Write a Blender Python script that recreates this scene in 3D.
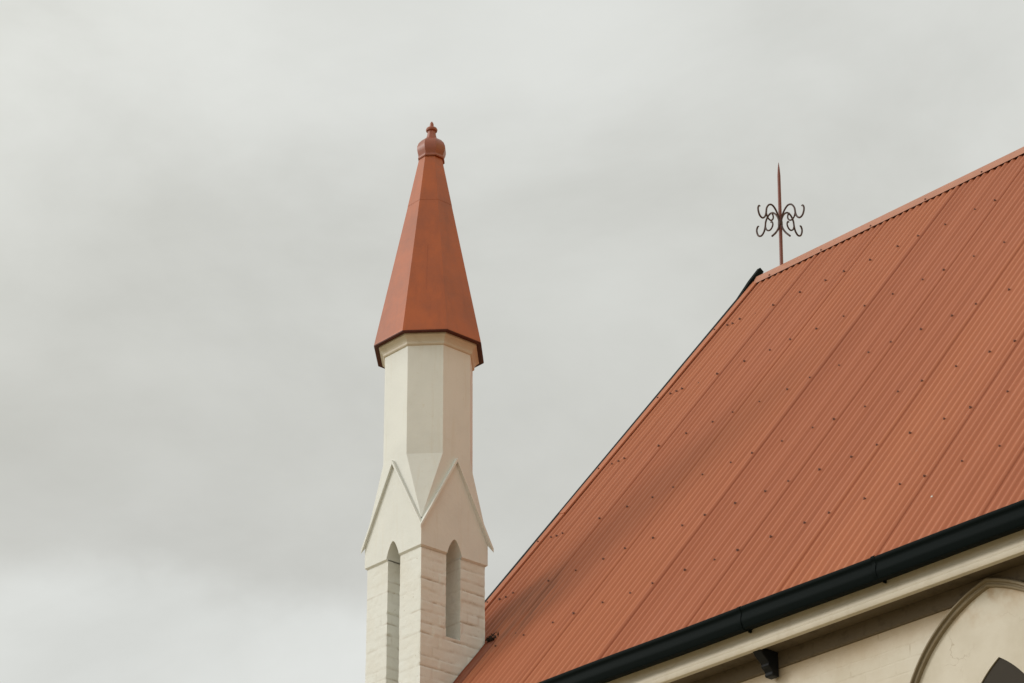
import bpy, bmesh, math, random
from mathutils import Vector, Matrix, noise as mnoise
from bpy_extras.object_utils import world_to_camera_view

R_ = math.radians
S = bpy.context.scene
for o in list(bpy.data.objects):
    bpy.data.objects.remove(o)
COL = S.collection

# ------------------------------------------------------------------ camera
F_PX, PITCH, YAW, ROLL = 2720.0, R_(26.85), R_(42.16), R_(-0.37)
v = Vector((math.cos(math.pi - YAW), math.sin(math.pi - YAW), 0))
zz = Vector((0, 0, 1))
fwd = v * math.cos(PITCH) + zz * math.sin(PITCH)
rt = v.cross(zz)
up = rt.cross(fwd)
rt2 = rt * math.cos(ROLL) + up * math.sin(ROLL)
up2 = up * math.cos(ROLL) - rt * math.sin(ROLL)
cam_d = bpy.data.cameras.new('camera')
cam = bpy.data.objects.new('camera', cam_d)
COL.objects.link(cam)
cam.matrix_world = Matrix(((rt2.x, up2.x, -fwd.x, 0), (rt2.y, up2.y, -fwd.y, 0),
                           (rt2.z, up2.z, -fwd.z, 1.6), (0, 0, 0, 1)))
cam_d.sensor_width = 36.0
cam_d.lens = F_PX * 36.0 / 1024.0
cam_d.clip_start = 0.1
cam_d.clip_end = 5000
S.camera = cam
S.render.resolution_x, S.render.resolution_y = 1024, 683

# ------------------------------------------------------------------ sky and sun
SUN = Vector((-0.55, -0.70, 0.48)).normalized()      # direction towards the sun
EXPOSURE = 0.0
world = bpy.data.worlds.new('World')
S.world = world
world.use_nodes = True
nt = world.node_tree
nt.nodes.clear()
N = nt.nodes.new
lk = nt.links.new
out = N('ShaderNodeOutputWorld')
mixs = N('ShaderNodeMixShader')
bg1 = N('ShaderNodeBackground')
bg2 = N('ShaderNodeBackground')
sky = N('ShaderNodeTexSky')
sky.sky_type = 'NISHITA'
sky.sun_disc = False
sky.sun_elevation = math.asin(SUN.z)
sky.sun_rotation = math.atan2(SUN.x, SUN.y)
lk(sky.outputs[0], bg1.inputs[0])
bg1.inputs[1].default_value = 0.10
tc = N('ShaderNodeTexCoord')
mp = N('ShaderNodeMapping')
mp.inputs['Scale'].default_value = (1.0, 1.0, 1.7)
mp.inputs['Location'].default_value = (0.35, 0.2, 0.55)
lk(tc.outputs['Generated'], mp.inputs[0])
n1 = N('ShaderNodeTexNoise')
n1.inputs['Scale'].default_value = 5.6
n1.inputs['Detail'].default_value = 7
n1.inputs['Roughness'].default_value = 0.55
n1.inputs['Distortion'].default_value = 0.35
lk(mp.outputs[0], n1.inputs['Vector'])
cr = N('ShaderNodeValToRGB')
cr.color_ramp.interpolation = 'B_SPLINE'
e = cr.color_ramp.elements
e[0].position = 0.30
e[0].color = (0.55, 0.55, 0.512, 1)
e[1].position = 0.66
e[1].color = (0.735, 0.742, 0.708, 1)
lk(n1.outputs['Fac'], cr.inputs[0])
# the cloud deck is brighter on the sun's side; unseen warm fill added opposite
dot = N('ShaderNodeVectorMath')
dot.operation = 'DOT_PRODUCT'
nrm = N('ShaderNodeVectorMath')
nrm.operation = 'NORMALIZE'
lk(tc.outputs['Generated'], nrm.inputs[0])
lk(nrm.outputs[0], dot.inputs[0])
dot.inputs[1].default_value = SUN
cr2 = N('ShaderNodeValToRGB')
mr = N('ShaderNodeMapRange')
mr.inputs['From Min'].default_value = -1
mr.inputs['From Max'].default_value = 1
lk(dot.outputs['Value'], mr.inputs['Value'])
lk(mr.outputs[0], cr2.inputs[0])
e = cr2.color_ramp.elements
e[0].position = 0.22
e[0].color = (1.30, 1.12, 0.64, 1)
e[1].position = 0.42
e[1].color = (1, 1, 1, 1)
e3 = cr2.color_ramp.elements.new(0.62)
e3.color = (1, 1, 1, 1)
e2 = cr2.color_ramp.elements.new(0.95)
e2.color = (2.0, 1.97, 1.9, 1)
e4 = cr2.color_ramp.elements.new(0.80)
e4.color = (1.2, 1.19, 1.16, 1)
mul = N('ShaderNodeMix')
mul.data_type = 'RGBA'
mul.blend_type = 'MULTIPLY'
mul.inputs[0].default_value = 1
lk(cr.outputs[0], mul.inputs[6])
lk(cr2.outputs[0], mul.inputs[7])
# a duller bank of cloud low in the sky with a brighter gap under it
sep = N('ShaderNodeSeparateXYZ')
lk(nrm.outputs[0], sep.inputs[0])
n2 = N('ShaderNodeTexNoise')
n2.inputs['Scale'].default_value = 7.0
n2.inputs['Detail'].default_value = 7
n2.inputs['Roughness'].default_value = 0.55
lk(tc.outputs['Generated'], n2.inputs['Vector'])
ma = N('ShaderNodeMath')
ma.operation = 'MULTIPLY_ADD'
lk(n2.outputs['Fac'], ma.inputs[0])
ma.inputs[1].default_value = 0.09
lk(sep.outputs[2], ma.inputs[2])
cr3 = N('ShaderNodeValToRGB')
cr3.color_ramp.interpolation = 'EASE'
lk(ma.outputs[0], cr3.inputs[0])
e = cr3.color_ramp.elements
e[0].position, e[0].color = 0.30, (1.12, 1.13, 1.14, 1)
e[1].position, e[1].color = 0.392, (1.12, 1.13, 1.14, 1)
for ps, cc in ((0.418, (0.93, 0.925, 0.915, 1)), (0.455, (0.94, 0.935, 0.92, 1)), (0.515, (1.0, 1.0, 0.99, 1)), (0.58, (1.08, 1.085, 1.085, 1))):
    q_ = cr3.color_ramp.elements.new(ps)
    q_.color = cc
mul2 = N('ShaderNodeMix')
mul2.data_type = 'RGBA'
mul2.blend_type = 'MULTIPLY'
mul2.inputs[0].default_value = 1
lk(mul.outputs[2], mul2.inputs[6])
lk(cr3.outputs[0], mul2.inputs[7])
lk(mul2.outputs[2], bg2.inputs[0])
bg2.inputs[1].default_value = 1.0
mixs.inputs[0].default_value = 0.95
lk(bg1.outputs[0], mixs.inputs[1])
lk(bg2.outputs[0], mixs.inputs[2])
lk(mixs.outputs[0], out.inputs[0])

sun_d = bpy.data.lights.new('sun', 'SUN')
sun_d.energy = 1.0
sun_d.angle = R_(16)
sun_d.color = (1.0, 0.985, 0.955)
sun = bpy.data.objects.new('sun', sun_d)
COL.objects.link(sun)
sun.rotation_euler = (-SUN).to_track_quat('-Z', 'Y').to_euler()
sun.location = (0, 0, 40)

S.view_settings.view_transform = 'Standard'
S.view_settings.look = 'None'
S.view_settings.exposure = EXPOSURE
S.view_settings.gamma = 1.0
S.view_settings.use_curve_mapping = False

# ------------------------------------------------------------------ helpers
TX, TY, H = -14.1788, 11.9239, 9.3099     # corner of the turret (its cap's lower edge)
rnd = random.Random(7)


class NT:
    """small node-material builder"""
    def __init__(s, name):
        s.m = bpy.data.materials.new(name)
        s.m.use_nodes = True
        s.t = s.m.node_tree
        s.b = s.t.nodes['Principled BSDF']
        s.tc = s.t.nodes.new('ShaderNodeTexCoord')

    def n(s, typ, **kw):
        q = s.t.nodes.new(typ)
        for k, val in kw.items():
            setattr(q, k, val)
        return q

    def l(s, a, b):
        s.t.links.new(a, b)

    def mapped(s, scale=(1, 1, 1), loc=(0, 0, 0)):
        m = s.n('ShaderNodeMapping')
        m.inputs['Scale'].default_value = scale
        m.inputs['Location'].default_value = loc
        s.l(s.tc.outputs['Object'], m.inputs[0])
        return m.outputs[0]

    def noise(s, scale, detail=4, rough=.55, vec=None, dist=0):
        q = s.n('ShaderNodeTexNoise')
        q.inputs['Scale'].default_value = scale
        q.inputs['Detail'].default_value = detail
        q.inputs['Roughness'].default_value = rough
        q.inputs['Distortion'].default_value = dist
        s.l(vec if vec is not None else s.tc.outputs['Object'], q.inputs['Vector'])
        return q.outputs['Fac']

    def ramp(s, fac, p0, p1, c0=(0, 0, 0, 1), c1=(1, 1, 1, 1)):
        q = s.n('ShaderNodeValToRGB')
        el = q.color_ramp.elements
        el[0].position, el[1].position = p0, p1
        el[0].color, el[1].color = c0, c1
        s.l(fac, q.inputs[0])
        return q.outputs[0]

    def mix(s, fac, a, b, blend='MIX'):
        q = s.n('ShaderNodeMix', data_type='RGBA', blend_type=blend)
        for sock, val in ((q.inputs[0], fac), (q.inputs[6], a), (q.inputs[7], b)):
            if hasattr(val, 'links') or hasattr(val, 'is_linked'):
                s.l(val, sock)
            elif isinstance(val, (int, float)):
                sock.default_value = val
            else:
                sock.default_value = (val[0], val[1], val[2], 1)
        return q.outputs[2]

    def math(s, op, a, b=0.0, clamp=False):
        q = s.n('ShaderNodeMath', operation=op)
        q.use_clamp = clamp
        for sock, val in ((q.inputs[0], a), (q.inputs[1], b)):
            if hasattr(val, 'is_linked'):
                s.l(val, sock)
            else:
                sock.default_value = val
        return q.outputs[0]

    def xyz(s):
        q = s.n('ShaderNodeSeparateXYZ')
        s.l(s.tc.outputs['Object'], q.inputs[0])
        return q.outputs

    def bump(s, h, strength, dist=.01):
        q = s.n('ShaderNodeBump')
        q.inputs['Strength'].default_value = strength
        q.inputs['Distance'].default_value = dist
        s.l(h, q.inputs['Height'])
        s.l(q.outputs[0], s.b.inputs['Normal'])

    def col(s, c):
        if hasattr(c, 'is_linked'):
            s.l(c, s.b.inputs['Base Color'])
        else:
            s.b.inputs['Base Color'].default_value = (c[0], c[1], c[2], 1)

    def rough(s, r, spec=.5):
        s.b.inputs['Roughness'].default_value = r
        s.b.inputs['Specular IOR Level'].default_value = spec


def painted(name, base, dirt, r=.6, amt=.35, bump=.15, fine=60, spec=.4):
    m = NT(name)
    a = m.noise(2.3, 6, .6)
    b = m.noise(14, 5, .6)
    c = m.mix(m.ramp(a, .42, .72), base, [x * .88 for x in base])
    c = m.mix(m.math('MULTIPLY', m.ramp(b, .52, .78), amt), c, dirt)
    m.col(c)
    m.rough(r, spec)
    m.bump(m.noise(fine, 6, .65), bump, .004)
    return m.m


CREAM = (0.735, 0.735, 0.695)
M = {}
def streaked(name, base):
    m = NT(name)
    c = m.mix(m.ramp(m.noise(2.3, 6, .6), .42, .72), base, [x * .91 for x in base])
    st = m.noise(1, 6, .65, m.mapped((17, 17, 1.3)))
    c = m.mix(m.math('MULTIPLY', m.ramp(st, .55, .75), .28), c, (.58, .50, .37))
    c = m.mix(m.math('MULTIPLY', m.ramp(m.noise(26, 6, .7), .62, .72), .35), c, (.60, .53, .41))
    m.col(c)
    m.rough(.6, .4)
    m.bump(m.noise(24, 8, .7), .3, .008)
    return m.m


M['render'] = streaked('cream_render', CREAM)
M['brick'] = None
M['lip_shade'] = painted('maroon_lip_shade', (.085, .022, .014), (.05, .02, .014), .55, .3, .1, 40, .2)  # shade below the spire's edge, put into a dark colour
M['hood'] = painted('weathered_hood_paint', (.25, .20, .13), (.13, .095, .055), .7, .6, .3, 40)
M['trim'] = painted('cream_trim', (.63, .565, .46), (.42, .34, .22), .5, .35, .12, 60)
M['gutter'] = painted('dark_green_paint', (.0028, .0058, .0058), (.006, .007, .0065), .6, .3, .1, 40, .05)
M['black'] = painted('black_paint', (.008, .009, .011), (.02, .019, .017), .5, .3, .1, 40, .2)
M['soffit'] = painted('weathered_soffit', (.13, .10, .066), (.045, .034, .022), .8, .7, .4, 30)
M['iron'] = painted('wrought_iron', (.06, .027, .018), (.13, .045, .025), .5, .6, .2, 60)
M['rod'] = painted('red_painted_rod', (.20, .06, .04), (.09, .04, .03), .45, .5, .1, 50)
M['screw'] = painted('screw_heads', (.15, .052, .030), (.08, .038, .025), .5, .3, .1, 50)
M['glass'] = painted('dark_window_glass', (.034, .025, .014), (.05, .038, .022), .55, .3, .03, 8, .15)
M['litter'] = painted('leaf_litter', (.045, .028, .02), (.02, .014, .01), .9, .6, .4, 40)
M['white'] = painted('bird_lime', (.75, .72, .66), (.5, .47, .4), .8, .4, .2, 60)
M['capping'] = painted('capping_paint', (.44, .185, .11), (.34, .12, .07), .5, .45, .08, 30, .35)
M['apron'] = painted('apron_flashing_paint', (.27, .088, .048), (.16, .06, .04), .5, .5, .1, 30, .3)

# brick piers under thick cream paint, dirt held in the joints
m = NT('painted_brick')
a = m.noise(3.1, 6, .6)
c = m.mix(m.ramp(a, .4, .75), CREAM, (.70, .675, .61))
p = m.noise(1.9, 5, .7, m.mapped((1, 1, 1), (3, 1, 2)))
c = m.mix(m.math('MULTIPLY', m.ramp(p, .60, .72), .5), c, (.86, .84, .78))
sp = m.noise(55, 3, .6)
c = m.mix(m.ramp(sp, .70, .76), c, (.30, .22, .13))
at = m.n('ShaderNodeAttribute', attribute_name='joint')
jn = m.math('MULTIPLY', at.outputs['Fac'], m.ramp(m.noise(9, 4, .6), .42, .66))
c = m.mix(m.math('MULTIPLY', jn, .85), c, (.30, .20, .11))
m.col(c)
m.rough(.62, .35)
m.bump(m.noise(45, 8, .65), .35, .006)
M['brick'] = m.m

# plain wall: thickly painted, faint courses and rusty stains
m = NT('painted_wall')
x, y, z = m.xyz()
cv = m.n('ShaderNodeCombineXYZ')
m.l(m.math('ADD', x, m.math('MULTIPLY', m.noise(5, 3), .02)), cv.inputs[0])
m.l(m.math('ADD', z, m.math('MULTIPLY', m.noise(2.2, 4), .05)), cv.inputs[1])
bt = m.n('ShaderNodeTexBrick')
bt.inputs['Scale'].default_value = 1
bt.inputs['Brick Width'].default_value = .24
bt.inputs['Row Height'].default_value = .086
bt.inputs['Mortar Size'].default_value = .008
bt.inputs['Mortar Smooth'].default_value = .6
m.l(cv.outputs[0], bt.inputs['Vector'])
base = m.mix(m.ramp(m.noise(2.6, 6, .6), .38, .72), (.675, .62, .525), (.59, .52, .41))
joint = m.math('MULTIPLY', bt.outputs['Fac'], m.ramp(m.noise(4, 4, .6), .52, .72))
base = m.mix(m.math('MULTIPLY', joint, .55), base, (.33, .24, .14))
topz = m.math('MULTIPLY', m.ramp(m.math('ADD', z, m.math('MULTIPLY', m.noise(11, 5, .7), .16)), (H - 1.86) / 10, (H - 1.70) / 10), 1.0)
rs = m.n('ShaderNodeMapRange')
rs.inputs['From Min'].default_value = H - 1.92
rs.inputs['From Max'].default_value = H - 1.74
m.l(m.math('ADD', z, m.math('MULTIPLY', m.noise(13, 5, .7), .12)), rs.inputs['Value'])
base = m.mix(m.math('MULTIPLY', rs.outputs[0], .55), base, (.36, .22, .10))
m.col(base)
m.rough(.65, .3)
h = m.math('SUBTRACT', m.math('MULTIPLY', m.noise(40, 6, .6), .4), m.math('MULTIPLY', bt.outputs['Fac'], .5))
m.bump(h, .3, .006)
M['wall'] = m.m

# window surround: smooth render with hair cracks and rusty run-off from the hood
m = NT('cracked_render')
base = m.mix(m.ramp(m.noise(3.2, 6, .6), .38, .72), (.66, .605, .51), (.57, .51, .41))
vor = m.n('ShaderNodeTexVoronoi', feature='DISTANCE_TO_EDGE')
vor.inputs['Scale'].default_value = 2.6
vm = m.n('ShaderNodeVectorMath', operation='ADD')
wn = m.n('ShaderNodeTexNoise')
wn.inputs['Scale'].default_value = 6
wn.inputs['Detail'].default_value = 5
m.l(m.tc.outputs['Object'], wn.inputs['Vector'])
sc = m.n('ShaderNodeVectorMath', operation='SCALE')
sc.inputs['Scale'].default_value = .35
m.l(wn.outputs['Color'], sc.inputs[0])
m.l(m.tc.outputs['Object'], vm.inputs[0])
m.l(sc.outputs[0], vm.inputs[1])
m.l(vm.outputs[0], vor.inputs['Vector'])
ck = m.ramp(vor.outputs['Distance'], .0, .012, (1, 1, 1, 1), (0, 0, 0, 1))
ck = m.math('MULTIPLY', ck, m.ramp(m.noise(2.4, 3), .46, .62))
base = m.mix(m.math('MULTIPLY', ck, .55), base, (.30, .21, .12))
x, y, z = m.xyz()
rs = m.n('ShaderNodeMapRange')
rs.inputs['From Min'].default_value = H - 1.93
rs.inputs['From Max'].default_value = H - 1.76
m.l(m.math('ADD', z, m.math('MULTIPLY', m.noise(15, 5, .7), .14)), rs.inputs['Value'])
base = m.mix(m.math('MULTIPLY', m.math('MULTIPLY', rs.outputs[0], m.ramp(m.noise(7, 4, .6), .42, .62)), .6), base, (.42, .26, .12))
m.col(base)
m.rough(.62, .3)
m.bump(m.noise(40, 6, .6), .25, .005)
M['panel'] = m.m

# corrugated roof paint
LAP0, SHEET, CP = 0.17, 0.818, 0.818 / 11
RY, RZ = 4.495, 4.022 + H                      # ridge line (local y, z)
SP, CPI = math.sin(R_(50.5)), math.cos(R_(50.5))
m = NT('red_roof_paint')
x, y, z = m.xyz()
vv = m.math('DIVIDE', m.math('SUBTRACT', RZ, z), SP)
sheet = m.math('FLOOR', m.math('DIVIDE', m.math('SUBTRACT', x, LAP0), SHEET))
wnz = m.n('ShaderNodeTexWhiteNoise', noise_dimensions='1D')
m.l(sheet, wnz.inputs['W'])
base = m.mix(wnz.outputs['Value'], (.452, .155, .073), (.402, .131, .063))
st = m.noise(1, 5, .6, m.mapped((9, .5, .5)))
base = m.mix(m.math('MULTIPLY', m.ramp(st, .45, .75), .35), base, (.32, .095, .046))
bl = m.noise(1.1, 5, .6)
base = m.mix(m.math('MULTIPLY', m.ramp(bl, .5, .8), .35), base, (.46, .160, .085))
# grey grime drawn down the slope behind the turret
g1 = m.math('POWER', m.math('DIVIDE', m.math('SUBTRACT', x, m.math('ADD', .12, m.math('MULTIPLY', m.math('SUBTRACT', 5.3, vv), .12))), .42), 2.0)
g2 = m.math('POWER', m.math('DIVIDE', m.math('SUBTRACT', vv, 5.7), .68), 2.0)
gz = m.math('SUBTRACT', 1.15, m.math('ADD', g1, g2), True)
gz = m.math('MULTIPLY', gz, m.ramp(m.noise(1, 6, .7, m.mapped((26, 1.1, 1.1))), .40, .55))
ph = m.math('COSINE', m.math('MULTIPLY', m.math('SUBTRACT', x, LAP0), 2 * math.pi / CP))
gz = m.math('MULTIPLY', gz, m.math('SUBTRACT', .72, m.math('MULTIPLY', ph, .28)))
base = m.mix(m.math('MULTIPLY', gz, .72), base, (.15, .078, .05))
fl = m.noise(90, 3, .6)
base = m.mix(m.ramp(fl, .72, .78), base, (.26, .095, .06))
m.col(base)
m.rough(.55, .22)
m.bump(m.noise(30, 5, .6), .06, .004)
M['roof'] = m.m

# spire: painted sheet metal
m = NT('red_spire_paint')
base = m.mix(m.ramp(m.noise(3.0, 7, .68), .40, .66), (.42, .096, .019), (.32, .078, .022))
st = m.noise(1, 5, .6, m.mapped((14, 14, .8)))
base = m.mix(m.math('MULTIPLY', m.ramp(st, .5, .75), .4), base, (.25, .060, .018))
m.col(base)
m.rough(.36, .45)
m.bump(m.noise(5, 3, .5), .15, .02)
M['spire'] = m.m

M['bulb'] = painted('weathered_red_paint', (.30, .075, .032), (.14, .05, .03), .4, .5, .15, 30, .6)
m = NT('dry_grass')
gsoil = m.mix(m.ramp(m.noise(.35, 8, .6), .4, .62), (.36, .29, .17), (.52, .42, .27))
gsoil = m.mix(m.ramp(m.noise(14, 6, .7), .45, .7), gsoil, (.22, .19, .09))
m.col(gsoil)
m.rough(.95, .1)
m.bump(m.noise(18, 8, .7), .6, .05)
M['ground'] = m.m


class MB:
    def __init__(s):
        s.v, s.f, s.attr = [], [], []

    def add(s, verts, faces):
        o = len(s.v)
        s.v += [tuple(q) for q in verts]
        s.f += [tuple(i + o for i in fc) for fc in faces]

    def box(s, x0, x1, y0, y1, z0, z1):
        s.add([(x0, y0, z0), (x1, y0, z0), (x1, y1, z0), (x0, y1, z0), (x0, y0, z1), (x1, y0, z1), (x1, y1, z1), (x0, y1, z1)],
              [(0, 3, 2, 1), (4, 5, 6, 7), (0, 1, 5, 4), (1, 2, 6, 5), (2, 3, 7, 6), (3, 0, 4, 7)])

    def lathe(s, cx, cy, prof, n=8, off=22.5, cap0=True, cap1=True):
        rings = []
        for r, z in prof:
            rings.append([(cx + r * math.cos(R_(off) + 2 * math.pi * k / n), cy + r * math.sin(R_(off) + 2 * math.pi * k / n), z) for k in range(n)])
        vs = [p for ring in rings for p in ring]
        fs = []
        for i in range(len(prof) - 1):
            for k in range(n):
                a, b = i * n + k, i * n + (k + 1) % n
                fs.append((a, b, b + n, a + n))
        if cap0:
            fs.append(tuple(reversed(range(n))))
        if cap1:
            fs.append(tuple(range((len(prof) - 1) * n, len(prof) * n)))
        s.add(vs, fs)

    def prism_x(s, prof, x0, x1, nx=1, closed=True):
        """profile of (y,z) swept along x"""
        n = len(prof)
        vs = []
        for i in range(nx + 1):
            xx = x0 + (x1 - x0) * i / nx
            vs += [(xx, p[0], p[1]) for p in prof]
        fs = []
        for i in range(nx):
            for k in range(n if closed else n - 1):
                a, b = i * n + k, i * n + (k + 1) % n
                fs.append((a, a + n, b + n, b))
        if closed:
            fs.append(tuple(range(n)))
            fs.append(tuple(reversed(range(nx * n, (nx + 1) * n))))
        s.add(vs, fs)

    def tube(s, pts, rad, n=8, caps=True):
        pts = [Vector(p) for p in pts]
        rads = rad if isinstance(rad, (list, tuple)) else [rad] * len(pts)
        vs, fs = [], []
        ref = Vector((0.31, 0.52, 0.79)).normalized()
        for i, p in enumerate(pts):
            d = (pts[min(i + 1, len(pts) - 1)] - pts[max(i - 1, 0)]).normalized()
            a = d.cross(ref).normalized()
            b = d.cross(a)
            for k in range(n):
                t = 2 * math.pi * k / n
                vs.append(p + (a * math.cos(t) + b * math.sin(t)) * rads[i])
        for i in range(len(pts) - 1):
            for k in range(n):
                q, w = i * n + k, i * n + (k + 1) % n
                fs.append((q, w, w + n, q + n))
        if caps:
            fs.append(tuple(reversed(range(n))))
            fs.append(tuple(range((len(pts) - 1) * n, len(pts) * n)))
        s.add(vs, fs)

    def build(s, name, mat, parent=None, smooth=None, fix=True, bevel=0):
        me = bpy.data.meshes.new(name)
        me.from_pydata(s.v, [], s.f)
        bm = bmesh.new()
        bm.from_mesh(me)
        if fix:
            bmesh.ops.remove_doubles(bm, verts=bm.verts, dist=1e-5)
            bmesh.ops.recalc_face_normals(bm, faces=bm.faces)
        bm.to_mesh(me)
        bm.free()
        me.materials.append(mat)
        if smooth is not None:
            me.shade_smooth()
            if smooth < 179:
                me.set_sharp_from_angle(angle=R_(smooth))
        ob = bpy.data.objects.new(name, me)
        COL.objects.link(ob)
        if parent:
            ob.parent = parent
        if bevel:
            bv = ob.modifiers.new('bevel', 'BEVEL')
            bv.width = bevel
            bv.segments = 2
            bv.limit_method = 'ANGLE'
            bv.angle_limit = R_(25)
        return ob


def thing(name, label, cat, loc=(TX, TY, 0), group=None):
    o = bpy.data.objects.new(name, None)
    COL.objects.link(o)
    o.location = loc
    o['label'] = label
    o['category'] = cat
    if group:
        o['group'] = group
    return o


def catmull(pts, n=8):
    P = [Vector(p) for p in pts]
    P = [P[0] * 2 - P[1]] + P + [P[-1] * 2 - P[-2]]
    res = []
    for i in range(1, len(P) - 2):
        for k in range(n):
            t = k / n
            a, b, c, d = P[i - 1], P[i], P[i + 1], P[i + 2]
            res.append(.5 * ((2 * b) + (c - a) * t + (2 * a - 5 * b + 4 * c - d) * t * t + (3 * b - a - 3 * c + d) * t ** 3))
    res.append(P[-2])
    return res


# ------------------------------------------------------------------ the ground
g = MB()
g.add([(-2500, -2500, 0), (2500, -2500, 0), (2500, 2500, 0), (-2500, 2500, 0)], [(0, 1, 2, 3)])
ground = g.build('ground', M['ground'])
ground['kind'] = 'structure'

# ------------------------------------------------------------------ the church
church = thing('church', 'cream painted church with a steep red corrugated iron roof and dark green gutter', 'church')
XL, XR = -0.62, 10.4                 # gable ends of the roof
XE = LAP0 + SHEET * 12 + .6
YW = 0.235                           # face of the long wall


def roof_pt(x, vd, hgt=0.0):
    """point on the roof slope: x along the ridge, vd down the slope, hgt off it"""
    return (x, RY - vd * CPI - hgt * SP, RZ - vd * SP + hgt * CPI)


def corr(x):
    t = (x - LAP0) / CP
    i = math.floor(t + .5)
    amp = .0106 + .0016 * mnoise.cell(Vector((i * 1.7 + .3, 4.4, 2.2)))
    return amp * math.cos(2 * math.pi * (t + .05 * mnoise.noise(Vector((t * .37, 1, 7)))))


def dent(x, vd):
    return .0016 * mnoise.noise(Vector((x * 1.3, vd * .9, 3))) + .0008 * mnoise.noise(Vector((x * 5, vd * 2.2, 9)))


VE = 7.085
rb = MB()
for k in range(-1, 12):
    xa, xb = LAP0 + SHEET * k, LAP0 + SHEET * (k + 1)
    if k == -1:
        xa = LAP0 - .776
    xs = [xa - .016 + (xb + .022 - xa + .016) * i / 112 for i in range(113)]
    lift = rnd.uniform(.0030, .0055)
    nv = 16
    vs, fs = [], []
    for x in xs:
        vend = VE if x > -.05 else 6.32
        off = 0.0
        if x > xb - .03:
            off = lift * min(1, (x - xb + .03) / .022)
        if k == -1 and x < xa + .0:
            pass
        col = [roof_pt(x, .02 + (vend - .02) * j / nv, corr(x) + off + dent(x, .02 + (vend - .02) * j / nv)) for j in range(nv + 1)]
        vs += col
    # turned edge at the lap
    x = xs[-1]
    vend = VE if x > -.05 else 6.32
    vs += [roof_pt(x + .0012, .02 + (vend - .02) * j / nv, corr(x) + dent(x, 0) - .0025) for j in range(nv + 1)]
    w = nv + 1
    for i in range(len(xs)):
        for j in range(nv):
            a = i * w + j
            fs.append((a, a + 1, a + w + 1, a + w))
    rb.add(vs, fs)
roof = rb.build('roof', M['roof'], church, smooth=60, fix=False)
# far slope (the other side of the ridge) and the roof's underside boarding, in one backing
fb = MB()
nx = 900
vs, fs = [], []
for i in range(nx + 1):
    x = XL - .03 + (XR - XL + .03) * i / nx
    hh = corr(x)
    for vd in (.02, VE):
        p = roof_pt(x, vd, hh)
        vs.append((p[0], 2 * RY - p[1], p[2]))
for i in range(nx):
    a = i * 2
    fs.append((a, a + 2, a + 3, a + 1))
fb.add(vs, fs)
far = fb.build('roof', M['roof'], church, smooth=60)

# boards under the sheets (dark inside)
ub = MB()
vb = VE - .12
ys = [roof_pt(0, .03, -.045)[1:], roof_pt(0, vb, -.045)[1:], roof_pt(0, vb, -.07)[1:], roof_pt(0, .03, -.07)[1:]]
ub.prism_x(ys, .03, XR - .02)
ys2 = [roof_pt(0, .03, -.045)[1:], roof_pt(0, 6.25, -.045)[1:], roof_pt(0, 6.25, -.07)[1:], roof_pt(0, .03, -.07)[1:]]
ub.prism_x(ys2, XL + .02, .028)
ub.prism_x([(2 * RY - p[0], p[1]) for p in ys], XL + .02, XR - .02)
ub.build('roof_boarding', M['soffit'], roof)

# ridge capping: two shallow flanges and a small roll
cb = MB()
prof = []
p_edge = roof_pt(0, .105, .0185)
p_mid = roof_pt(0, .045, .026)
top = (RY, RZ + .040)
prof = [p_edge[1:], p_mid[1:], (RY - .016, RZ + .034), (RY - .007, RZ + .041), (RY, RZ + .043)]
mir = [(2 * RY - a, b) for a, b in reversed(prof[:-1])]
full = prof + mir
inner = [(a, b - .004) for a, b in reversed(full)]
cb.prism_x(full + inner, XL + .022, 3.55, 24)
up_ = [(a, b + .0035) for a, b in full]
cb.prism_x(up_ + [(a, b - .004) for a, b in reversed(up_)], 3.42, XR, 24)
cap = cb.build('ridge_capping', M['capping'], roof, smooth=40)

# barge flashing on the near slope, lapped once half way
bb = MB()
for (va, vb2, extra, x1) in ((.06, 3.95, .004, -.545), (3.86, 6.30, .0, -.552)):
    nv = 30
    vs, fs = [], []
    sec = [(-.609, -.05), (-.610, .018), (-.605, .022), (-.59, .020), (-.575, .016), (x1, .0145), (x1 + .002, .004)]
    for j in range(nv + 1):
        vd = va + (vb2 - va) * j / nv
        for (x, hh) in sec:
            vs.append(roof_pt(x, vd, hh + extra + .0015 * mnoise.noise(Vector((x * 3, vd * 2, 1)))))
    w = len(sec)
    for j in range(nv):
        for i in range(w - 1):
            a = j * w + i
            fs.append((a, a + 1, a + w + 1, a + w))
    # folded lower end
    fs.append(tuple(nv * w + i for i in range(w)))
    bb.add(vs, fs)
bb.build('barge_flashing', M['capping'] if False else M['roof'], roof, smooth=40, fix=False)

# barge boards on the gable end; the near one runs on past the ridge as a small peak
for side in (1, -1):
    q = MB()
    prof = []
    near = ((-.175, .004), (-.168, .056), (.05, .050), (.35, .026), (6.32, .017), (6.32, -.17), (.045, -.17), (.0, -.02))
    farp = ((.060, -.02), (.062, .030), (6.32, .030), (6.32, -.17), (.075, -.17))
    for vd, hh in (near if side == 1 else farp):
        p = roof_pt(0, vd, hh)
        prof.append((p[1] if side == 1 else 2 * RY - p[1], p[2]))
    n = len(prof)
    x0, x1 = (-.652, -.614) if side == 1 else (-.654, -.618)
    vs = [(x0, *p) for p in prof] + [(x1, *p) for p in prof]
    fs = [tuple(range(n)), tuple(range(2 * n - 1, n - 1, -1))] + [(i, (i + 1) % n, (i + 1) % n + n, i + n) for i in range(n)]
    q.add(vs, fs)
    q.build('barge_board', M['gutter'], church)

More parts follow.
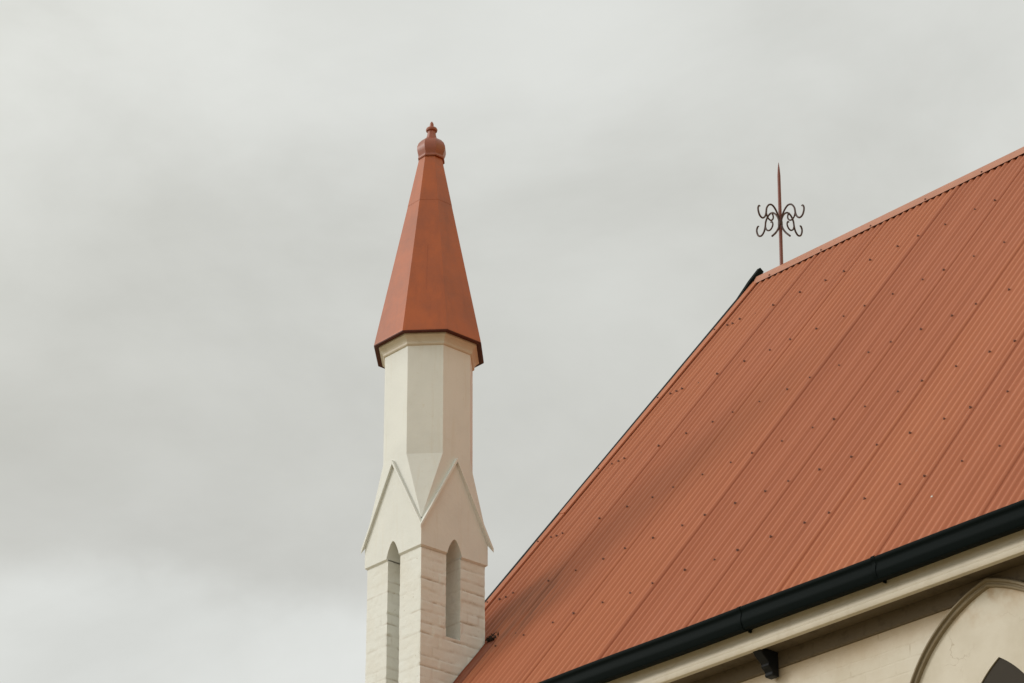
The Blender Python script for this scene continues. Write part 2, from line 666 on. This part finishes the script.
# apron flashing where the slope runs into the turret
ab = MB()
nv = 20
vs, fs = [], []
sec = [(-.0035, .030), (-.003, .018), (.001, .0145), (.075, .0145), (.079, .006)]
for j in range(nv + 1):
    vd = 6.02 + (VE - .01 - 6.02) * j / nv
    for (x, hh) in sec:
        vs.append(roof_pt(x, vd, hh + (.0015 * math.sin(vd * 17) if x > -.014 else .003 * math.sin(vd * 23))))
w = len(sec)
for j in range(nv):
    for i in range(w - 1):
        a = j * w + i
        fs.append((a, a + 1, a + w + 1, a + w))
ab.add(vs, fs)
ab.build('apron_flashing', M['apron'], roof, smooth=40, fix=False)

# roof screws -----------------------------------------------------------
def screw_mesh():
    q = MB()
    q.lathe(0, 0, [(.0115, -.004), (.0115, .001), (.009, .003)], 12, 0, False, True)
    q.lathe(0, 0, [(.006, .003), (.006, .009), (.0045, .0105)], 6, 0, False, True)
    return q


spots = []
rows = [1.02, 2.20, 3.34, 4.43, 5.28, 6.12]
for r, vd in enumerate(rows):
    for k in range(-1, 12):
        for ci in (0, 4, 8):
            x = LAP0 + SHEET * k + CP * ci
            if x < -.04:
                continue
            spots.append((x, vd + .02 * (x / 5) + rnd.uniform(-.018, .018)))
    for ci in (3, 4, 5, 7.5):                                   # closer along the barge
        spots.append((LAP0 - SHEET + CP * ci, vd - .05 + rnd.uniform(-.015, .015)))
    spots.append((-.583, vd - .07))
for (x, vd) in ((.30, 6.02),):
    spots.append((x, vd))
bpy.context.view_layer.update()
vis, hid = [], []
tilt = Matrix.Rotation(R_(50.5), 4, 'X')
for (x, vd) in spots:
    P = Vector(roof_pt(x, vd, corr(x) + (.003 if x > -.5 else .012) + (.0055 if abs((x - LAP0) / SHEET - round((x - LAP0) / SHEET)) < .01 else 0))) 
    Wp = P + Vector((TX, TY, 0))
    c = world_to_camera_view(S, cam, Wp)
    (vis if (0 <= c.x <= 1 and 0 <= c.y <= 1) else hid).append((c.z, P))
vis.sort(key=lambda t: t[0])
proto = screw_mesh().build('roof_screw', M['screw'], roof, smooth=30)
for i, (d, P) in enumerate(vis[:100]):
    o = proto if i == 0 else proto.copy()
    if i:
        COL.objects.link(o)
        o.parent = roof
    o.location = P
    o.scale = (rnd.uniform(.7, .95),) * 3
    o.rotation_euler = (R_(50.5) + rnd.uniform(-.08, .08), rnd.uniform(-.1, .1), 0)
rest = vis[100:] + hid
sm = screw_mesh()
q = MB()
for d, P in rest:
    q.add([tilt @ Vector(p) + P for p in sm.v], sm.f)
if q.v:
    o = q.build('roof_screw', M['screw'], roof, smooth=30, fix=False)
    o['kind'] = 'stuff'
# capping screws
q0 = None
for i in range(9):
    x = -.40 + .62 * i + rnd.uniform(-.03, .03)
    if q0 is None:
        q0 = screw_mesh().build('capping_screw', M['screw'], cap, smooth=30)
        o = q0
    else:
        o = q0.copy()
        COL.objects.link(o)
        o.parent = cap
    P = roof_pt(x, .085, .021 + (.0035 if x > 3.42 else 0))
    o.location = P
    o.rotation_euler = (R_(42), 0, 0)
# bird droppings
for (x, vd, s) in ((3.94, 5.63, .012), (4.48, 6.51, .010), (4.46, 6.98, .010)):
    q = MB()
    pts = []
    for k in range(9):
        a = 2 * math.pi * k / 9
        rr = s * (1 + .45 * math.sin(3 * a + vd))
        pts.append((rr * math.cos(a) * .8, rr * math.sin(a) * 1.3))
    vs = [roof_pt(x + a, vd + b, corr(x + a) + .0022) for a, b in pts] + [roof_pt(x, vd, corr(x) + .005)]
    q.add(vs, [(k, (k + 1) % 9, 9) for k in range(9)])
    q.build('bird_dropping', M['white'], roof, fix=False)

# gutter -------------------------------------------------------------------
gx0, gx1 = .06, XR
gp = [(-.054, -1.470), (-.060, -1.458), (-.072, -1.455), (-.081, -1.463), (-.083, -1.476), (-.076, -1.488),
      (-.070, -1.496), (-.069, -1.512), (-.074, -1.530), (-.078, -1.548), (-.076, -1.566), (-.068, -1.582),
      (-.066, -1.592), (-.060, -1.602), (-.04, -1.604), (.0, -1.594), (.038, -1.580), (.038, -1.45), (.033, -1.45),
      (.032, -1.574), (.0, -1.588), (-.05, -1.595), (-.062, -1.57), (-.068, -1.548), (-.062, -1.525), (-.058, -1.49)]
q = MB()
nxg = 60
prof = [(a, b + H) for a, b in gp]
q.prism_x(prof, gx0, gx1, nxg)
q.v = [(x, y, z + .004 * math.sin(x * .9 + .6) + .0015 * math.sin(x * 4.1)) for x, y, z in q.v]
gutter = q.build('gutter', M['gutter'], church, smooth=45)
for x in (3.21, 4.33, 6.0, 7.3, 8.6):
    q = MB()
    op = [(a, b) for a, b in gp[2:17]]
    outp = [(a - .004 if b > -1.59 else a, b - (.006 if b < -1.575 else 0)) for a, b in op]
    outp[-1] = (outp[-1][0] - .002, outp[-1][1])
    inn = [(a + .002, b + .002) for a, b in op]
    pr = [(a, b + H) for a, b in outp + list(reversed(inn))]
    q.prism_x(pr, x - .014, x + .014)
    q.box(x - .007, x + .007, .008, .030, H - 1.606, H - 1.588)
    q.build('gutter_joiner', M['gutter'], gutter, smooth=45)

# fascia moulding, soffit and frieze ------------------------------------------
fp = [(.040, -1.50), (.040, -1.585), (.041, -1.612), (.036, -1.632), (.026, -1.648), (.020, -1.664), (.020, -1.680),
      (.0215, -1.6835), (.0215, -1.686), (.018, -1.690), (.018, -1.716), (.022, -1.722), (.060, -1.722), (.060, -1.50)]
q = MB()
q.prism_x([(a, b + H) for a, b in fp], .02, XR - .02, 1)
q.build('fascia_moulding', M['trim'], church, smooth=35)
q = MB()
q.prism_x([(.062, H - 1.700), (YW + .03, H - 1.700), (YW + .03, H - 1.675), (.062, H - 1.675)], .03, XR - .04, 1)
q.build('soffit', M['soffit'], church)
q = MB()
q.prism_x([(YW - .018, H - 1.702), (YW - .018, H - 1.796), (YW - .010, H - 1.806), (YW + .01, H - 1.806), (YW + .01, H - 1.702)], .03, XR - .04, 1)
q.build('frieze_board', M['soffit'], church)

# eave bracket -----------------------------------------------------------
def bracket(x):
    q = MB()
    yb = YW - .019
    pr = [(yb, -1.703), (yb - .165, -1.703), (yb - .168, -1.725), (yb - .158, -1.732), (yb - .150, -1.748), (yb - .128, -1.775), (yb - .100, -1.800), (yb - .088, -1.818),
          (yb - .094, -1.830), (yb - .088, -1.842), (yb - .074, -1.852), (yb - .062, -1.868), (yb - .056, -1.880), (yb - .062, -1.886), (yb - .060, -1.902), (yb - .052, -1.910), (yb, -1.910)]
    pr = [(a, -1.703 + (b + 1.703) * .80) for a, b in pr]
    q.prism_x([(a, b + H) for a, b in pr], x - .034, x + .034)
    return q.build('eave_bracket', M['black'], church, smooth=40, bevel=.004)


for x in (3.225, 6.6, 9.8):
    bracket(x)

# long wall with its lancet window -------------------------------------------
WX, WZ = 4.965, -1.720               # apex of the hood (outer edge)
wa, wb, zt, zb = WX - .50, WX + .50, -1.95, -4.55
q = MB()
def wallrect(x0, x1, z0, z1):
    q.add([(x0, YW, z0 + H), (x1, YW, z0 + H), (x1, YW, z1 + H), (x0, YW, z1 + H)], [(0, 1, 2, 3)])
wallrect(.0, wa, -H - .2, -1.705)
wallrect(wb, XR - .3, -H - .2, -1.705)
wallrect(wa, wb, -H - .2, zb)
wallrect(wa, wb, zt, -1.705)
q.build('long_wall', M['wall'], church, fix=False)
q = MB()
q.add([(.0, 2 * RY - YW, -.2), (XR - .3, 2 * RY - YW, -.2), (XR - .3, 2 * RY - YW, H - 1.7), (0, 2 * RY - YW, H - 1.7)], [(3, 2, 1, 0)])
q.build('long_wall', M['wall'], church, fix=False)
for x, flip in ((XL + .10, False), (XR - .30, True)):
    q = MB()
    pts = [(x, YW + (.45 if not flip else 0), -.2), (x, 2 * RY - YW, -.2), (x, 2 * RY - YW, H - 1.70), (x, RY, RZ - .09), (x, YW + (.45 if not flip else 0), H - 1.70 + (.5 if not flip else 0))]
    q.add(pts, [tuple(range(5)) if flip else tuple(reversed(range(5)))])
    q.build('gable_wall', M['wall'], church, fix=False)


def arch(apex_x, apex_z, R, th, n, legs_to, halfspan=None):
    """pointed arch outline from the left springing's foot over the apex to the right foot (x,z)"""
    uc, zc = -R * math.sin(R_(th)), -R * math.cos(R_(th))
    pts = []
    for i in range(n + 1):
        a = R_(90 - th) * (1 - i / n)            # angle above horizontal: from apex to springing
        pts.append((uc + R * math.cos(a), zc + R * math.sin(a)))
    right = [(apex_x + u, apex_z + w) for u, w in pts]
    left = [(apex_x - u, apex_z + w) for u, w in pts]
    res = list(reversed(left)) + right[1:]
    if legs_to is not None:
        res = [(res[0][0], legs_to)] + res + [(res[-1][0], legs_to)]
    return res


def arch_sweep(q, path_fn, section):
    """section: list of (offset inwards, y); path_fn(offset) -> list of (x,z) points of equal length"""
    loops = [[(p[0], yy, p[1] + H) for p in path_fn(o)] for o, yy in section]
    n = len(loops[0])
    vs = [p for lp in loops for p in lp]
    fs = []
    m_ = len(section)
    for i in range(m_):
        j = (i + 1) % m_
        for k in range(n - 1):
            fs.append((i * n + k, i * n + k + 1, j * n + k + 1, j * n + k))
    fs.append(tuple(i * n for i in range(m_)))
    fs.append(tuple(i * n + n - 1 for i in reversed(range(m_))))
    q.add(vs, fs)


hoodp = lambda o: arch(WX, WZ - o * 1.03, 1.0 - o, 14, 24, -2.80)
win = MB()
arch_sweep(win, hoodp, [(0, YW - .001), (0, YW - .052), (.010, YW - .066), (.022, YW - .068), (.028, YW - .050), (.036, YW - .050), (.044, YW - .058), (.054, YW - .054), (.058, YW - .032), (.058, YW - .001)])
window = win.build('window', M['hood'], church, smooth=35)
for s in (-1, 1):
    q = MB()
    xx = WX + s * .730
    q.lathe(xx, YW - .03, [(.02, H - 2.92), (.05, H - 2.88), (.06, H - 2.84), (.06, H - 2.802)], 10, 0)
    q.build('label_stop', M['hood'], window, smooth=40)
# surround panel with the lancet cut out
AX, AZ = 4.985, -2.216
outer = arch(WX, WZ - .052, 1.0 - .050, 14, 24, -4.70)
hole = arch(AX, AZ, .70, 32, 20, -4.40)
bm = bmesh.new()
def ring(pts, yy):
    vsx = [bm.verts.new((p[0], yy, p[1] + H)) for p in pts]
    es = [bm.edges.new((vsx[i], vsx[(i + 1) % len(vsx)])) for i in range(len(vsx))]
    return vsx, es
yp = YW - .030
v1, e1 = ring(outer, yp)
v2, e2_ = ring(hole, yp)
bmesh.ops.triangle_fill(bm, edges=e1 + e2_, use_beauty=True)
for ft in list(bm.faces):
    if ft.normal.y > 0:
        ft.normal_flip()
def wallstrip(vsx, y1, sl=0.0):
    back = [bm.verts.new((vv_.co.x, y1, vv_.co.z)) for vv_ in vsx]
    for i in range(len(vsx)):
        j = (i + 1) % len(vsx)
        bm.faces.new((vsx[i], vsx[j], back[j], back[i]))
wallstrip(v1, YW + .0)
wallstrip(v2, YW + .0)
me = bpy.data.meshes.new('surround')
bm.to_mesh(me)
bm.free()
me.materials.append(M['panel'])
o = bpy.data.objects.new('surround', me)
COL.objects.link(o)
o.parent = window
gl = arch(AX, AZ + .03, .73, 32, 20, -4.43)
q = MB()
q.add([(p[0], YW - .022, p[1] + H) for p in gl], [tuple(range(len(gl)))])
q.build('pane', M['glass'], window, fix=False)
q = MB()
q.prism_x([(YW - .09, H - 4.46), (YW + .1, H - 4.40), (YW + .1, H - 4.52), (YW - .09, H - 4.52)], AX - .45, AX + .45)
q.build('sill', M['trim'], window)

# ------------------------------------------------------------------ the turret
tur = thing('turret', 'slender cream turret with gablets and a red octagonal spire at the gable corner', 'turret')
CX, CY = -.325, .325
SB = .624                             # brick body side
B0 = -CX - SB / 2                     # inset of the body from the cap's face
HB = SB / 2
ND, NW = .17, .142                    # niche depth and width


def outline(notches):
    """closed outline (counter-clockwise from above) of the brick body, as (x,y,face coordinate)"""
    pts = []
    faces = [((-1, -1), (1, 0), (0, -1), 'front'), ((1, -1), (0, 1), (1, 0), 'right'), ((1, 1), (-1, 0), (0, 1), 'back'), ((-1, 1), (0, -1), (-1, 0), 'left')]
    for (c, d, nn, nm) in faces:
        p0 = (CX + c[0] * HB, CY + c[1] * HB)
        brk = [0]
        if nm in notches:
            a, b = HB - NW / 2, HB + NW / 2
            seq = [(0, 0), (a, 0), (a, -ND), (b, -ND), (b, 0)]
        else:
            seq = [(0, 0)]
        for (u, w) in seq:
            pts.append((p0[0] + d[0] * u + nn[0] * w, p0[1] + d[1] * u + nn[1] * w))
    return pts


def brick_h(u, z, seed):
    """height and joint mask of an old painted brick wall at (u,z)"""
    zz_ = z + .006 * mnoise.noise(Vector((u * 3.0, z * 2.0, seed)))
    row = math.floor(zz_ / .0845)
    fz = zz_ / .0845 - row
    L = .225 if row % 2 else .1125
    uo = u + (.05 if row % 2 else 0) + .01 * mnoise.noise(Vector((u * 4, row * 3.3, seed)))
    bi = math.floor(uo / L)
    fu = uo / L - bi
    dz = min(fz, 1 - fz) * .0845
    du = min(fu, 1 - fu) * L
    r = random.Random(hash((row, bi, int(seed))) & 0xffffff)
    kf = .32 if seed > 5 else 1.1
    off = r.uniform(-.003, .003) * kf
    tz = r.uniform(-.004, .004) * (fz - .5) * kf
    soft = mnoise.noise(Vector((u * 7, z * 7, seed + 4)))
    jw = .0068 + .003 * soft
    jm = max(max(0, 1 - dz / jw), .35 * max(0, 1 - du / (jw * .8)))
    depth = (.0062 + .004 * soft) * kf
    jm *= .45 if seed > 5 else 1.0
    return off + tz - depth * jm + .0016 * mnoise.noise(Vector((u * 30, z * 30, seed))), jm


def brick_body(q, att, notches, z0, z1, step, capz=True):
    pts = outline(notches)
    n = len(pts)
    samp = []
    for i in range(n):
        a, b = Vector(pts[i]), Vector(pts[(i + 1) % n])
        L = (b - a).length
        d = (b - a) / L
        nn = Vector((d.y, -d.x))
        k = max(1, int(round(L / step)))
        for j in range(k):
            p = a + d * L * j / k
            # coordinate along the face for the bond
            uu = p.x + p.y * (1.0 if abs(nn.x) > .5 else 1.0)
            samp.append((p, nn, uu, j == 0, Vector(((a - Vector(pts[i - 1])).y, -(a - Vector(pts[i - 1])).x)).normalized()))
    rowsn = max(1, int(round((z1 - z0) / step)))
    base = len(q.v)
    ns = len(samp)
    for r in range(rowsn + 1):
        z = z0 + (z1 - z0) * r / rowsn
        for (p, nn, uu, corner, pn) in samp:
            seed = 3.0 if abs(nn.x) > .5 else 11.0
            hh, jm = brick_h(uu, z, seed)
            if corner:
                o2 = (nn + pn) * (hh * .8)
            else:
                o2 = nn * hh
            q.v.append((p.x + o2.x, p.y + o2.y, z + H))
            att.append(min(1, jm))
    for r in range(rowsn):
        for k in range(ns):
            a, b = base + r * ns + k, base + r * ns + (k + 1) % ns
            q.f.append((a, b, b + ns, a + ns))
    if capz:
        q.f.append(tuple(base + rowsn * ns + k for k in range(ns)))


q = MB()
att = []
brick_body(q, att, ('front', 'right', 'back', 'left'), -.655, .0, .0115, True)
brick_body(q, att, ('front',), -1.25, -.655, .0115, True)
brick_body(q, att, ('front',), -2.3, -1.25, .05, False)
brick_body(q, att, (), -H - .1, -2.3, .2, True)
pier = q.build('brick_pier', M['brick'], tur, fix=False)
at_ = pier.data.attributes.new('joint', 'FLOAT', 'POINT')
at_.data.foreach_set('value', att)
pier.data.shade_smooth()
pier.data.set_sharp_from_angle(angle=R_(50))

# gablet block: four gabled faces with pointed heads over the niches
HC = .3275                            # half side of the cap
GZ = .747                             # apex of gable face
EZ = .16                              # height of its eaves


def face_map(i):
    """returns f(u, w, z): u along the face from its left end, w outward from the centre axis"""
    d = [(1, 0), (0, 1), (-1, 0), (0, -1)][i]
    nn = [(0, -1), (1, 0), (0, 1), (-1, 0)][i]
    return lambda u, w, z: (CX + d[0] * (u - HC) + nn[0] * w, CY + d[1] * (u - HC) + nn[1] * w, z + H)


gab_names = []
for i in range(4):
    fm = face_map(i)
    a, b = HC - .070, HC + .070
    nseg = 10
    # pointed arch of the niche head
    hd = []
    for k in range(nseg + 1):
        t = k / nseg
        hd.append((a + .070 * t, .010 + .113 * (1 - (1 - t) ** 1.7)))
    left = hd
    right = [(2 * HC - u, z) for u, z in reversed(hd[:-1])]
    head = [(a, 0)] + left + right + [(b, 0)]
    outl = [(0, 0)] + head + [(2 * HC, 0), (2 * HC, EZ), (HC, GZ), (0, EZ)]
    bm = bmesh.new()
    fr = [bm.verts.new(fm(u, HC, z)) for u, z in outl]
    es = [bm.edges.new((fr[k], fr[(k + 1) % len(fr)])) for k in range(len(fr))]
    bmesh.ops.triangle_fill(bm, edges=es, use_beauty=True)
    # niche head: reveal running inwards and its closed back
    hv = fr[1:1 + len(head)]
    bk = [bm.verts.new(fm(u, HC - .185, z)) for u, z in head]
    for k in range(len(head) - 1):
        bm.faces.new((hv[k], hv[k + 1], bk[k + 1], bk[k]))
    bm.faces.new(bk)
    # chamfered lower edge, on either side of the niche
    for (u0, u1, c0, c1) in ((0, a, 1, 0), (b, 2 * HC, 0, 1)):
        ins = HC - HB - .001
        p = [fm(u0, HC, 0), fm(u1, HC, 0), fm(u1 - ins * c1, HC - ins, -.013), fm(u0 + ins * c0, HC - ins, -.013)]
        vs_ = [bm.verts.new(x_) for x_ in p]
        bm.faces.new(vs_)
        # cheek of the chamfer at the niche
        p = [fm(u1 if c0 else u0, HC, 0), fm(u1 if c0 else u0, HC - ins, -.013), fm(u1 if c0 else u0, HC - ins, 0)]
        bm.faces.new([bm.verts.new(x_) for x_ in p])
    bmesh.ops.remove_doubles(bm, verts=bm.verts, dist=1e-4)
    bmesh.ops.recalc_face_normals(bm, faces=bm.faces)
    me = bpy.data.meshes.new('gablet')
    bm.to_mesh(me)
    bm.free()
    me.materials.append(M['render'])
    gob = bpy.data.objects.new('gablet', me)
    COL.objects.link(gob)
    gob.parent = tur
    # raking coping: a thin roof slab over the gable, running back into the broach
    q = MB()
    th, ov = .016, (.022, .032, .032, .022)[i]
    dx, dz = HC, GZ - EZ
    L = math.hypot(dx, dz)
    nx_, nz_ = dz / L, dx / L               # outward normal of the right slope = (nx, nz)
    sl = dz / dx
    for sgn in (-1, 1):
        vs = []
        for w_, wt in ((HC + ov, HC + ov), (HC - .05, .11)):
            ue = w_                                     # mitred against the next gable's coping
            ze = GZ - ue * sl + .0015
            vs += [fm(HC, wt, GZ + .0015), fm(HC + sgn * ue, w_, ze), fm(HC + sgn * ue, w_, ze + th / nz_), fm(HC, wt, GZ + th / nz_)]
        q.add(vs, [(0, 1, 2, 3), (7, 6, 5, 4), (0, 4, 5, 1), (2, 6, 7, 3), (3, 7, 4, 0)])
    q.build('coping', M['render'], gob)

# broach: square to octagon
RO, ZB_ = .358, .79
AXx, AXy = -.32, .332
octv = [(AXx + RO * math.cos(R_(22.5 + 45 * k)), AXy + RO * math.sin(R_(22.5 + 45 * k))) for k in range(8)]
sq = [(CX + HC * .995, CY + HC * .995), (CX - HC * .995, CY + HC * .995), (CX - HC * .995, CY - HC * .995), (CX + HC * .995, CY - HC * .995)]
q = MB()
ZS = .215
vs = [(a, b, ZB_ + H) for a, b in octv] + [(a, b, ZS + H) for a, b in sq] + [(a, b, .10 + H) for a, b in sq]
fs = []
# octagon vertices 0,1 flank corner (+,+); 2,3 (-,+); 4,5 (-,-); 6,7 (+,-)
for c in range(4):
    fs.append((2 * c, 2 * c + 1, 8 + c))
    nxt = (c + 1) % 4
    fs.append((2 * c + 1, (2 * c + 2) % 8, 8 + nxt, 8 + c))
q.add(vs, fs)
q.build('broach', M['render'], tur)

q = MB()
q.lathe(AXx, AXy, [(RO, ZB_ + H), (RO, 1.73 + H)], 8)
q.build('octagonal_shaft', M['render'], tur)
# cornice moulding under the spire
q = MB()
cp_ = [(RO + .0015, 1.700), (RO + .010, 1.704), (RO + .015, 1.712), (RO + .015, 1.726), (RO + .020, 1.738), (RO + .032, 1.755), (RO + .046, 1.766), (RO + .052, 1.772), (RO + .052, 1.788)]
q.lathe(AXx, AXy, [(r, z + H) for r, z in cp_], 8)
q.build('cornice', M['trim'], tur)
# spire in two lengths of sheet
q = MB()
Z0, R0, Z1, R1 = 1.790, .447, 3.565, .092
rr = lambda z: R0 + (R1 - R0) * (z - Z0) / (Z1 - Z0)
ZJ = 3.10
q.lathe(AXx, AXy, [(R0 - .03, Z0 + .004 + H), (R0 + .002, Z0 + .003 + H), (R0 + .001, Z0 + .012 + H), (rr(2.4) + .0015, 2.4 + H), (rr(ZJ), ZJ + H)], 8)
q.lathe(AXx, AXy, [(rr(ZJ - .02) + .0004, ZJ - .02 + H), (rr(ZJ - .02) + .0014, ZJ - .02 + H), (R1 + .002, Z1 + H)], 8)
# standing seam up the middle of each facet
for k in (7,):
    a = R_(45 * k)
    ap = math.cos(R_(22.5))
    d = Vector((math.cos(a), math.sin(a), 0))
    tgt = Vector((-math.sin(a), math.cos(a), 0))
    for (za, zb2) in ((1.84, 2.62),):
        pa = Vector((AXx, AXy, za + H)) + d * (rr(za) * ap + .0005)
        pb = Vector((AXx, AXy, zb2 + H)) + d * (rr(zb2) * ap + .0005)
        w_ = .0022
        vs = [pa - tgt * w_, pa + tgt * w_, pb + tgt * w_, pb - tgt * w_]
        vs += [p + d * .002 for p in vs]
        q.add(vs, [(4, 5, 6, 7), (0, 1, 5, 4), (1, 2, 6, 5), (2, 3, 7, 6), (3, 0, 4, 7)])
spire = q.build('spire', M['spire'], tur)
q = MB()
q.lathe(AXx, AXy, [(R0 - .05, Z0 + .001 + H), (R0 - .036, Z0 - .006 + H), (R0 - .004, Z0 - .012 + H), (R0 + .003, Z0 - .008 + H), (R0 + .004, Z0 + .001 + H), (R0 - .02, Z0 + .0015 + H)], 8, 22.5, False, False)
q.build('shade_lip', M['lip_shade'], spire)  # dark band under the spire's lip, its shade painted in
# bulb finial of the spire
q = MB()
q.lathe(AXx + .003, AXy + .003, [(r, z - .018 + H) for r, z in ((.086, 3.556), (.110, 3.548), (.114, 3.556), (.112, 3.572), (.104, 3.578), (.108, 3.592), (.116, 3.612), (.123, 3.640), (.122, 3.668), (.110, 3.700),
                                          (.086, 3.730), (.060, 3.748), (.046, 3.756))], 8)
q.lathe(AXx + .003, AXy + .003, [(r, z - .018 + H) for r, z in ((.048, 3.752), (.038, 3.790), (.034, 3.832))], 8)
q.lathe(AXx + .003, AXy + .003, [(r, z - .018 + H) for r, z in ((.034, 3.828), (.045, 3.833), (.048, 3.845), (.043, 3.858), (.022, 3.864), (.015, 3.880), (.017, 3.895), (.012, 3.912), (.004, 3.925))], 16, 0)
q.build('bulb', M['bulb'], tur, smooth=28)

# ------------------------------------------------------------------ wrought-iron finial on the ridge
FX = -.298
fin = thing('ridge_finial', 'wrought iron spike with four curled scrolls standing on the roof ridge', 'finial', (TX + FX, TY + RY, RZ + .03))
q = MB()
q.tube([(0, 0, -.06), (0, 0, .3), (0, 0, .6), (0, 0, .95), (0, 0, 1.03), (0, 0, 1.09)], [.0165, .0165, .016, .0145, .009, .0015], 10)
q.build('rod', M['rod'], fin, smooth=40)
fin.rotation_euler = (R_(-1.0), R_(1.0), 0)
ZC = .492
for i in range(4):
    a = math.pi / 2 * i
    d = Vector((math.cos(a), math.sin(a), 0))
    q = MB()
    mp2 = lambda pts: [d * r + Vector((0, 0, ZC + z)) for r, z in pts]
    main = catmull([(.012, -.06, 0), (.022, .01, 0), (.055, .070, 0), (.10, .104, 0), (.145, .092, 0), (.178, .045, 0), (.188, -.01, 0), (.205, -.055, 0), (.238, -.082, 0), (.272, -.070, 0), (.290, -.035, 0), (.294, .000, 0), (.282, .028, 0), (.266, .030, 0)], 6)
    q.tube(mp2([(p.x, p.y) for p in main]), [.0088] * (len(main) - 6) + [.0088 - .0006 * k for k in range(6)], 8)
    cur = catmull([(.187, -.005, 0), (.172, -.045, 0), (.140, -.066, 0), (.110, -.055, 0), (.093, -.024, 0), (.100, .008, 0), (.117, .012, 0)], 6)
    q.tube(mp2([(p.x, p.y) for p in cur]), .0078, 8)
    if i in (0, 3):
        tail = catmull([(.012, -.06, 0), (.030, -.115, 0), (.065, -.170, 0), (.115, -.225, 0)], 6)
        q.tube(mp2([(p.x, p.y) for p in tail]), .0095, 8)
    q.build('scroll', M['iron'], fin, smooth=60)
q = MB()
q.lathe(0, 0, [(.020, ZC - .075), (.023, ZC - .07), (.023, ZC - .03), (.020, ZC - .025)], 10, 0)
q.build('collar', M['iron'], fin, smooth=40)

# ------------------------------------------------------------------ leaf litter caught behind the turret
litter = MB()
lr = random.Random(5)
for k in range(46):
    x = .0 + abs(lr.gauss(0, .035)) - .015
    vd = 5.985 - abs(lr.gauss(0, .05)) + .03
    P = Vector(roof_pt(x + .01, vd, .014 + lr.uniform(0, .03)))
    a = Vector((lr.gauss(0, 1), lr.gauss(0, 1), lr.gauss(0, 1))).normalized() * lr.uniform(.012, .034)
    b = a.cross(Vector((lr.gauss(0, 1), lr.gauss(0, 1), lr.gauss(0, 1)))).normalized() * lr.uniform(.004, .012)
    c = a.cross(b).normalized() * .002
    litter.add([P - a + c, P - b - c, P + a + c, P + b - c, P + c * 2], [(0, 1, 4), (1, 2, 4), (2, 3, 4), (3, 0, 4)])
o = litter.build('leaf_litter', M['litter'], None, fix=False)
o.location = (TX, TY, 0)
o['label'] = 'dark clump of leaf litter caught on the red roof behind the turret'
o['category'] = 'leaf litter'
